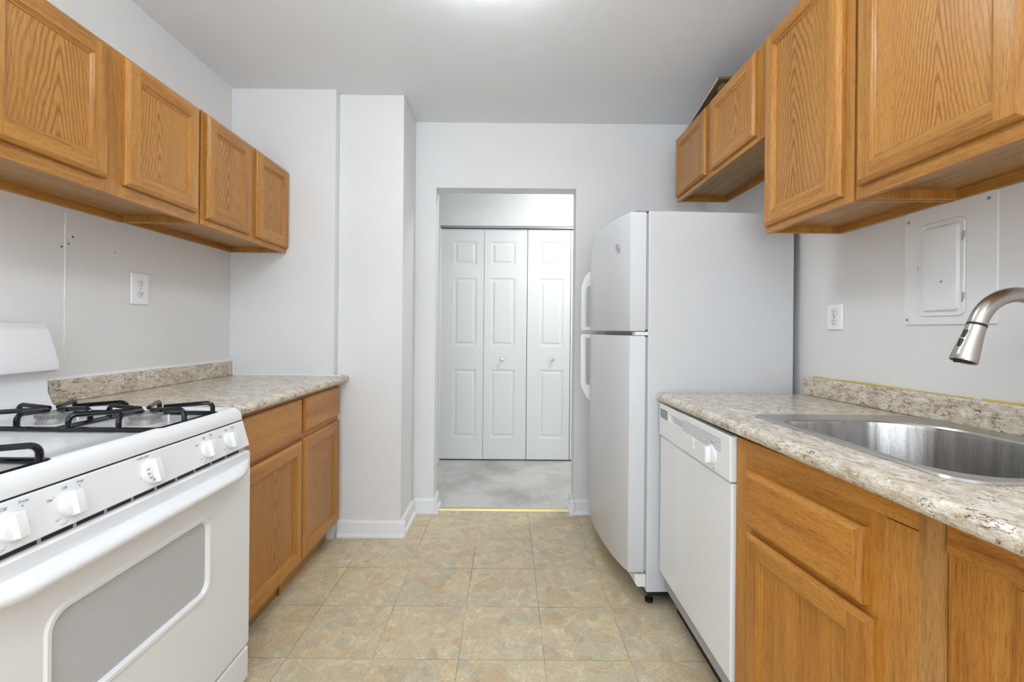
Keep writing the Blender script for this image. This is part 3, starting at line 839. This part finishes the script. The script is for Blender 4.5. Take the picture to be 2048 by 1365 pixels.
# handles at the far side
HY_ = RY+RW-.055
def fhandle(z0, z1, zt, parent):
    """z0 = plain end next to the gap, z1 = tapering end"""
    s = 1 if z1 > z0 else -1
    xs = RX-.098; xo = xs-.045
    bm = B()
    prof = [(xs+.02, z0), (xo+.004, z0), (xo, z0+s*.01), (xo, z1-s*.10), (xo+.006, z1-s*.075), (xo+.03, z1-s*.02), (xs+.004, z1), (xs+.02, z1),
            (xs+.02, z1-s*.085), (xs-.004, z1-s*.088), (xs-.014, z1-s*.105), (xs-.016, z0+s*.03), (xs-.010, z0+s*.022), (xs+.02, z0+s*.022)]
    prism(bm, prof, 'y', HY_, HY_+.03, bev=.005)
    mk('handle', bm, 'plastic', parent, smooth=True)
fhandle(1.180, 1.525, 0, fz); fhandle(1.158, .775, 0, fd)
bm = B(); lathe(bm, [(.015, 0), (.015, .003), (.012, .004), (.0, .0045)], (RX-.108, RY+.105, 1.553), (-1, -.12, 0), 28)
bd = mk('badge', bm, 'chrome', fz, smooth=True)
bm = B()
tube(bm, [(RX-.1128, RY+.105+.008*math.cos(a), 1.553+.008*math.sin(a)) for a in [2*PI*k/20 for k in range(20)]], .0008, 6, closed=True)
mk('badge_ring', bm, 'ink', bd)
t.rotation_euler = (0, 0, math.radians(2.4))

# ------------------------------------------------------------------ stove
t = thing('stove', 'white gas stove with black grates between the left wall cabinets and camera', 'stove', (-1.2, 1.08, 0))
t['label'] = 'white freestanding gas range with black grates against the left wall'
y0, y1 = .655, 1.497
bm = B(); box(bm, -1.50, -.885, y0+.004, y1-.002, .03, .872, 0); mk('body', bm, 'enamel', t)
# cooktop: recessed pan with rolled rim
bm = B()
zc_ = .917
def rr(i, z, xi=0, rad=.03): return [(x, y, z) for x, y in rrect(-1.50+i, -.880-xi-i, y0+i, y1-i, rad, 6)]
loft(bm, [rr(-.0, .8745, 0, .006), rr(0, .886, 0, .006), rr(.002, .902, .003, .006), rr(.005, .911, .007, .008), rr(.009, .916, .011, .010), rr(.016, zc_, .012, .014), rr(.026, zc_-.003, .012, .02), rr(.045, zc_-.011, .012, .03), rr(.12, zc_-.013, .02, .04)], cap0=True, cap1=True)
ct = mk('cooktop', bm, 'enamel', t, smooth=True)
# backguard console
bm = B()
prism(bm, [(-1.545, .90), (-1.545, 1.17), (-1.455, 1.17), (-1.452, 1.05), (-1.450, .97), (-1.435, .935), (-1.405, .915), (-1.405, .90)], 'y', y0+.02, 1.422, bev=.004)
mk('backguard', bm, 'enamel', t, smooth=True)
bm = B()
prism(bm, [(-1.545, 1.05), (-1.430, 1.036), (-1.420, 1.042), (-1.418, 1.056), (-1.452, 1.165), (-1.462, 1.183), (-1.480, 1.190), (-1.545, 1.192)], 'y', y0+.01, 1.428, bev=.006)
mk('console', bm, 'enamel', t, smooth=True)
# burners
for (bx, by) in ((-1.036, 1.29), (-1.300, 1.29), (-1.036, .80), (-1.300, .80)):
    bm = B(); lathe(bm, [(.040, 0), (.037, .004), (.034, .014), (.038, .020), (.040, .026), (.036, .030), (0, .031)], (bx, by, .9045), seg=40)
    for k in range(28):
        a = 2*PI*k/28; tube(bm, [(bx+.0392*math.cos(a), by+.0392*math.sin(a), .919), (bx+.0392*math.cos(a), by+.0392*math.sin(a), .928)], .0012, 5)
    bn = mk('burner', bm, 'alu', t, smooth=True)
    bm = B(); tube(bm, [(bx+.05, by+.02, .905), (bx+.05, by+.02, .925)], .003, 8); mk('igniter', bm, 'white_hi', bn)
# grates
def grate(gx0, gx1, gy0, gy1, burners, zf=.912, hh=.036):
    bm = B(); r = .0066
    fr = [(x, y, zf) for x, y in rrect(gx0, gx1, gy0, gy1, .012, 4)]
    tube(bm, fr, r, 8, closed=True)
    xm = (gx0+gx1)/2; tube(bm, [(xm, gy0, zf), (xm, gy1, zf)], r, 8)
    def finger(p, q, tab=False):
        p = Vector(p); q = Vector(q); d = (q-p); d.z = 0; ln = d.length; d.normalize()
        up = Vector((0, 0, 1)); pts = [p.copy(), p + up*(hh*.55)]
        c = p + up*(hh*.55) + d*(hh*.45)
        for k in range(1, 6):
            a = math.radians(180-90*k/5); pts.append(c + d*(hh*.45*math.cos(a)) + up*(hh*.45*math.sin(a)))
        pts.append(p + d*ln + up*(hh*.86))
        tube(bm, pts, r, 8)
        if tab:
            e = pts[-1]; tube(bm, [e - d*.035 - up*.001, e + up*-.002], [.010, .0085], 8, flat=.45)
    for (bx, by) in burners:
        hx = .132; 
        finger((bx+hx*.98, gy1-.02, zf), (bx+.018, by+.045, zf), True)
        finger((min(bx+hx, gx1), by-.03, zf), (bx+.024, by-.008, zf), True)
        finger((bx-.10, gy0, zf), (bx-.018, by-.018, zf))
        finger((bx+.03, gy0, zf), (bx+.010, by-.026, zf))
        finger((max(bx-hx, gx0), by+.03, zf), (bx-.024, by+.01, zf), True)
        finger((bx-.05, gy1, zf), (bx-.012, by+.026, zf))
    return mk('grate', bm, 'grate', t, smooth=True)
grate(-1.435, -.904, 1.165, 1.405, ((-1.036, 1.29), (-1.300, 1.29)))
bm = B()
# nearer grate
grate(-1.435, -.904, .675, .893, ((-1.036, .80), (-1.300, .80)))
bm.free()
# front control panel
PX0, PZ0, PX1, PZ1 = -.878, .870, -.856, .788
bm = B(); box(bm, -.93, -.8835, y0+.003, y1-.003, .869, .8755); mk('seam_gap', bm, 'black', t)
bm = B(); prism(bm, [(-.93, PZ0), (PX0-.002, PZ0), (PX0, PZ0-.002), (PX1, PZ1+.003), (PX1-.003, PZ1), (-.93, PZ1)], 'y', y0, y1, bev=.003)
cp = mk('control_panel', bm, 'enamel', t)
pn = Vector((PZ0-PZ1, 0, PX1-PX0)).normalized()
pu = Vector((PX0-PX1, 0, PZ0-PZ1)).normalized()
pc = Vector(((PX0+PX1)/2, 0, (PZ0+PZ1)/2)) - pu*.0
def panel_pt(y, v, out=0): p = pc + pu*v + pn*out; return Vector((p.x, y, p.z))
ymid = 1.095
for i, (ky, rad) in enumerate(((.786, .0245), (.894, .0245), (1.098, .030), (1.300, .0245), (1.403, .0245))):
    bm = B(); o_ = panel_pt(ky, -.002, 0)
    lathe(bm, [(rad, -.001), (rad, .006), (rad*.94, .010), (rad*.80, .012), (0, .0125)], o_, pn, 40)
    # grip bar
    mm = frame_matrix(o_, (0, 1, 0), pu)
    g = B(); 
    prism(g, [(-.0105, -.0), (-.0080, .024), (.0080, .024), (.0105, 0)], 'y', -rad*.93, rad*.93, bev=.0025)
    # g is in (x=right, y=up, z=out)
    for v in g.verts: v.co = mm @ v.co
    me_ = bpy.data.meshes.new('t'); g.to_mesh(me_); g.free(); bm.from_mesh(me_); bpy.data.meshes.remove(me_)
    k = mk('control_knob', bm, 'plastic', cp, smooth=True)
def ptxt(s, size, y, v, out=.0006): return (s, size, frame_matrix(panel_pt(y, v, out), (0, 1, 0), pu))
items = []
for ky, nm in ((.786, 'Front'), (.894, 'Rear'), (1.300, 'Rear'), (1.403, 'Front')):
    items += [ptxt('Off', .0085, ky-.004, .031), ptxt(nm, .0075, ky+.030, .034), ptxt('Lite', .0075, ky-.036, .018), ptxt('Hi', .0075, ky-.032, -.024), ptxt('Low', .0075, ky-.022, -.034)]
items += [ptxt('OVEN TEMP', .0065, 1.083, .036), ptxt(DOT, .012, 1.062, -.010)]
for ky in (.786, .894, 1.300, 1.403):
    items += [ptxt(DOT, .012, ky+.026, .026), ptxt(DOT, .008, ky-.027, .020), ptxt(DOT, .008, ky-.026, -.022), ptxt(DOT, .010, ky-.014, -.031)]
lettering(items, 'ink', cp)
oi_ = []
for k, s in enumerate(('OFF', '200', '250', '300', '350', '400')):
    a = math.radians(160 + 26*k)
    oi_.append((s, .006, frame_matrix(panel_pt(1.098+.0235*math.cos(a), -.002+.0235*math.sin(a), .0125), (0, 1, 0), pu)))
lettering(oi_, 'ink', cp)
# vent strip between panel and door
bm = B(); box(bm, -.900, -.866, y0, y1-.012, .772, .789, 0); vs_ = mk('vent_strip', bm, 'shade', t)
bm = B(); yy = .70
while yy < 1.42:
    box(bm, -.870, -.8645, yy, yy+.060, .7775, .7850); yy += .069
mk('vent_slot', bm, 'black', vs_)
# oven door with window
bm = B(); XD = -.851
wy0, wy1, wz0, wz1 = .845, 1.283, .430, .632
out = rrect(y0+.001, y1-.006, .140, .772, .008, 6); inn = rrect(wy0, wy1, wz0, wz1, .030, 6)
ringo = [(XD, a, b_) for a, b_ in out]; ring1 = [(XD-.004, a, b_) for a, b_ in rrect(y0-.002+.001, y1-.003, .137, .775, .010, 6)]
bk = [(-.884, a, b_) for a, b_ in rrect(y0-.002+.001, y1-.003, .137, .775, .010, 6)]
def wr_(i, x, r_): return [(x, a, b_) for a, b_ in rrect(wy0+i, wy1-i, wz0+i, wz1-i, r_, 6)]
loft(bm, [bk, ring1, ringo, wr_(-.016, XD, .042), wr_(-.012, XD+.004, .040), wr_(-.004, XD+.0035, .034), wr_(0, XD-.001, .030), wr_(.002, XD-.008, .029)], cap0=True)
od = mk('oven_door', bm, 'enamel', t, smooth=True)
bm = B(); V = [bm.verts.new(p) for p in wr_(.001, XD-.0065, .029)]; V2 = [bm.verts.new(p) for p in wr_(.001, XD-.0095, .029)]
bm.faces.new(V); bm.faces.new(V2[::-1])
for k in range(len(V)): bm.faces.new((V[k], V[(k+1) % len(V)], V2[(k+1) % len(V)], V2[k]))
mk('oven_window', bm, 'glass', od)
# handle: long bowed bar, melting into the door at its ends
bm = B(); n = 40; rings = []
for k in range(n+1):
    s = k/n; yy = y0+.012 + (y1-y0-.026)*s; e = min(1, min(s, 1-s)*7.0); e = math.sin(e*PI/2)
    off = .002 + .044*e; zz = .754 - .018*e; hh = .007+.011*e
    rings.append([(XD + off*math.cos(a)*.9 if math.cos(a) > 0 else XD + off*.30*math.cos(a) + 0, yy, zz - .012 + hh*1.15*math.sin(a)) for a in [2*PI*j/20 for j in range(20)]])
V = loft(bm, rings, cap0=True, cap1=True)
mk('oven_handle', bm, 'enamel', od, smooth=True)
bm = B(); box(bm, -.884, XD, y0, y1-.004, .022, .129, 0, .006); mk('storage_drawer', bm, 'enamel', t)
for a in (y0+.05, y1-.05):
    for b_ in (-1.45, -.93):
        bm = B(); lathe(bm, [(.015, 0), (.015, .031)], (b_, a, 0), seg=14); mk('foot', bm, 'black', t)

# ------------------------------------------------------------------ outlets, breaker panel
def outlet(sx, xw, yc, zc, w_, h_, label, name='wall_outlet'):
    t = thing(name, label, 'outlet', (xw, yc, zc), )
    bm = B(); a = .5*w_; b_ = .5*h_
    def R_(i, x): return [(x, p, q) for p, q in rrect(yc-a+i, yc+a-i, zc-b_+i, zc+b_-i, .006, 4)]
    loft(bm, [R_(0, xw+sx*.001), R_(0, xw+sx*.004), R_(.003, xw+sx*.007), R_(.006, xw+sx*.0075)], cap0=True, cap1=True)
    mk('cover_plate', bm, 'white_hi', t)
    for s in (-1, 1):
        cz = zc + s*.0195*h_/.114*1.0
        bm = B(); x = xw+sx*.0076
        pts = []
        for k in range(28):
            an = 2*PI*k/28; pts.append((yc+.0165*math.cos(an), max(-.0135, min(.0135, .0175*math.sin(an)))))
        A_ = [bm.verts.new((x, p, cz+q)) for p, q in pts]; B_ = [bm.verts.new((x+sx*.0022, yc+(p-yc)*.96, cz+q*.96)) for p, q in pts]
        for k in range(28): bm.faces.new((A_[k], A_[(k+1) % 28], B_[(k+1) % 28], B_[k]))
        bm.faces.new(A_); bm.faces.new(B_[::-1])
        rc = mk('receptacle', bm, 'plastic', t)
        bm = B(); x2 = x+sx*.0022
        for dy in (-.0062, .0062): box(bm, x2-.0004, x2+.0004, yc+dy-.0013, yc+dy+.0013, cz+.000, cz+.008)
        lathe(bm, [(.0026, 0), (.0026, .0006), (0, .0006)], (x2-sx*.0002, yc, cz-.007), (sx, 0, 0), 12); mk('socket_slot', bm, 'hole', rc)
        # a darker outline groove
        bm = B(); tube(bm, [(x+sx*.0002, p, cz+q) for p, q in pts], .0008, 5, closed=True); mk('receptacle_groove', bm, 'greyp', rc)
    bm = B(); lathe(bm, [(.0032, 0), (.003, .0014), (0, .0017)], (xw+sx*.0074, yc, zc), (sx, 0, 0), 14); mk('screw', bm, 'screw', t)
outlet(1, XL, 1.888, 1.338, .092, .132, 'white duplex outlet on the left wall above the counter')
outlet(-1, XR, 1.737, 1.240, .082, .100, 'white duplex outlet on the right wall beside the refrigerator')
t = thing('breaker_panel', 'white painted electric breaker panel on the wall above the sink', 'electric panel', (XR, 1.295, 1.38))
bm = B(); py0, py1, pz0, pz1 = 1.160, 1.432, 1.206, 1.556
def R_(i, x, r_=.006): return [(x, p, q) for p, q in rrect(py0+i, py1-i, pz0+i, pz1-i, r_, 4)]
loft(bm, [R_(0, XR-.0005), R_(0, XR-.001), R_(.001, XR-.005)], cap0=True, cap1=True); mk('cover_plate', bm, 'doorw', t)
bm = B(); dy0, dy1, dz0, dz1 = 1.248, 1.372, 1.238, 1.500
def R2(i, x, r_): return [(x, p, q) for p, q in rrect(dy0+i, dy1-i, dz0+i, dz1-i, r_, 6)]
loft(bm, [R2(-.008, XR-.006, .018), R2(-.006, XR-.009, .017), R2(0, XR-.009, .014), R2(.002, XR-.007, .012), R2(.006, XR-.007, .012), R2(.010, XR-.014, .010), R2(.014, XR-.015, .010)], cap0=True, cap1=True)
pd = mk('panel_door', bm, 'doorw', t, smooth=True)
bm = B(); lathe(bm, [(.011, 0), (.011, .002), (0, .003)], (XR-.0058, 1.392, 1.375), (-1, 0, 0), 20); mk('latch', bm, 'doorw', pd)
for (a, b_) in ((1.180, 1.537), (1.417, 1.527), (1.420, 1.222), (1.180, 1.222)):
    bm = B(); lathe(bm, [(.0042, 0), (.004, .0015), (0, .002)], (XR-.006, a, b_), (-1, 0, 0), 16); mk('screw', bm, 'screw', t)
for (a, b_) in ((1.243, 1.455), (1.243, 1.285)):
    bm = B(); tube(bm, [(XR-.009, a, b_-.010), (XR-.009, a, b_+.010)], .0032, 8); lathe(bm, [(.003, 0), (.002, .002)], (XR-.009, a+.002, b_-.014), (-1, 0, 0), 10); mk('panel_hinge', bm, 'screw', pd)
bm = B(); lathe(bm, [(.0035, 0), (.003, .002), (0, .002)], (XR-.015, 1.300, 1.330), (-1, 0, 0), 10); mk('paint_chip', bm, 'screw', pd)

# marks on the walls --------------------------------------------------
bm = B()
for (yy, zz, r_) in ((1.585, 1.470, .0030), (1.560, 1.455, .0035), (1.600, 1.497, .004), (1.77, 1.47, .0022)):
    lathe(bm, [(r_, 0), (r_, .0006), (0, .0006)], (XL, yy, zz), (1, 0, 0), 10)
mk('nail_hole', bm, 'hole', wl)
bm = B(); pts = []
for k in range(40):
    z_ = 1.00 + .58*k/39; pts.append((XL-.0005, 1.572 + random.uniform(-.002, .002), z_))
tube(bm, pts, [random.uniform(.0015, .0035) for _ in pts], 6, flat=.6); mk('plaster_seam', bm, 'caulk', wl, smooth=True)
bm = B()
for (ya, yb, zz) in ((1.25, 1.37, 1.105), (1.50, 1.60, 1.115), (1.05, 1.12, 1.09), (1.62, 1.66, 1.13)):
    tube(bm, [(XR+.0004, ya, zz), (XR+.0004, (ya+yb)/2, zz+.003), (XR+.0004, yb, zz-.002)], .0012, 5)
mk('wall_scuff', bm, 'wall', wr)
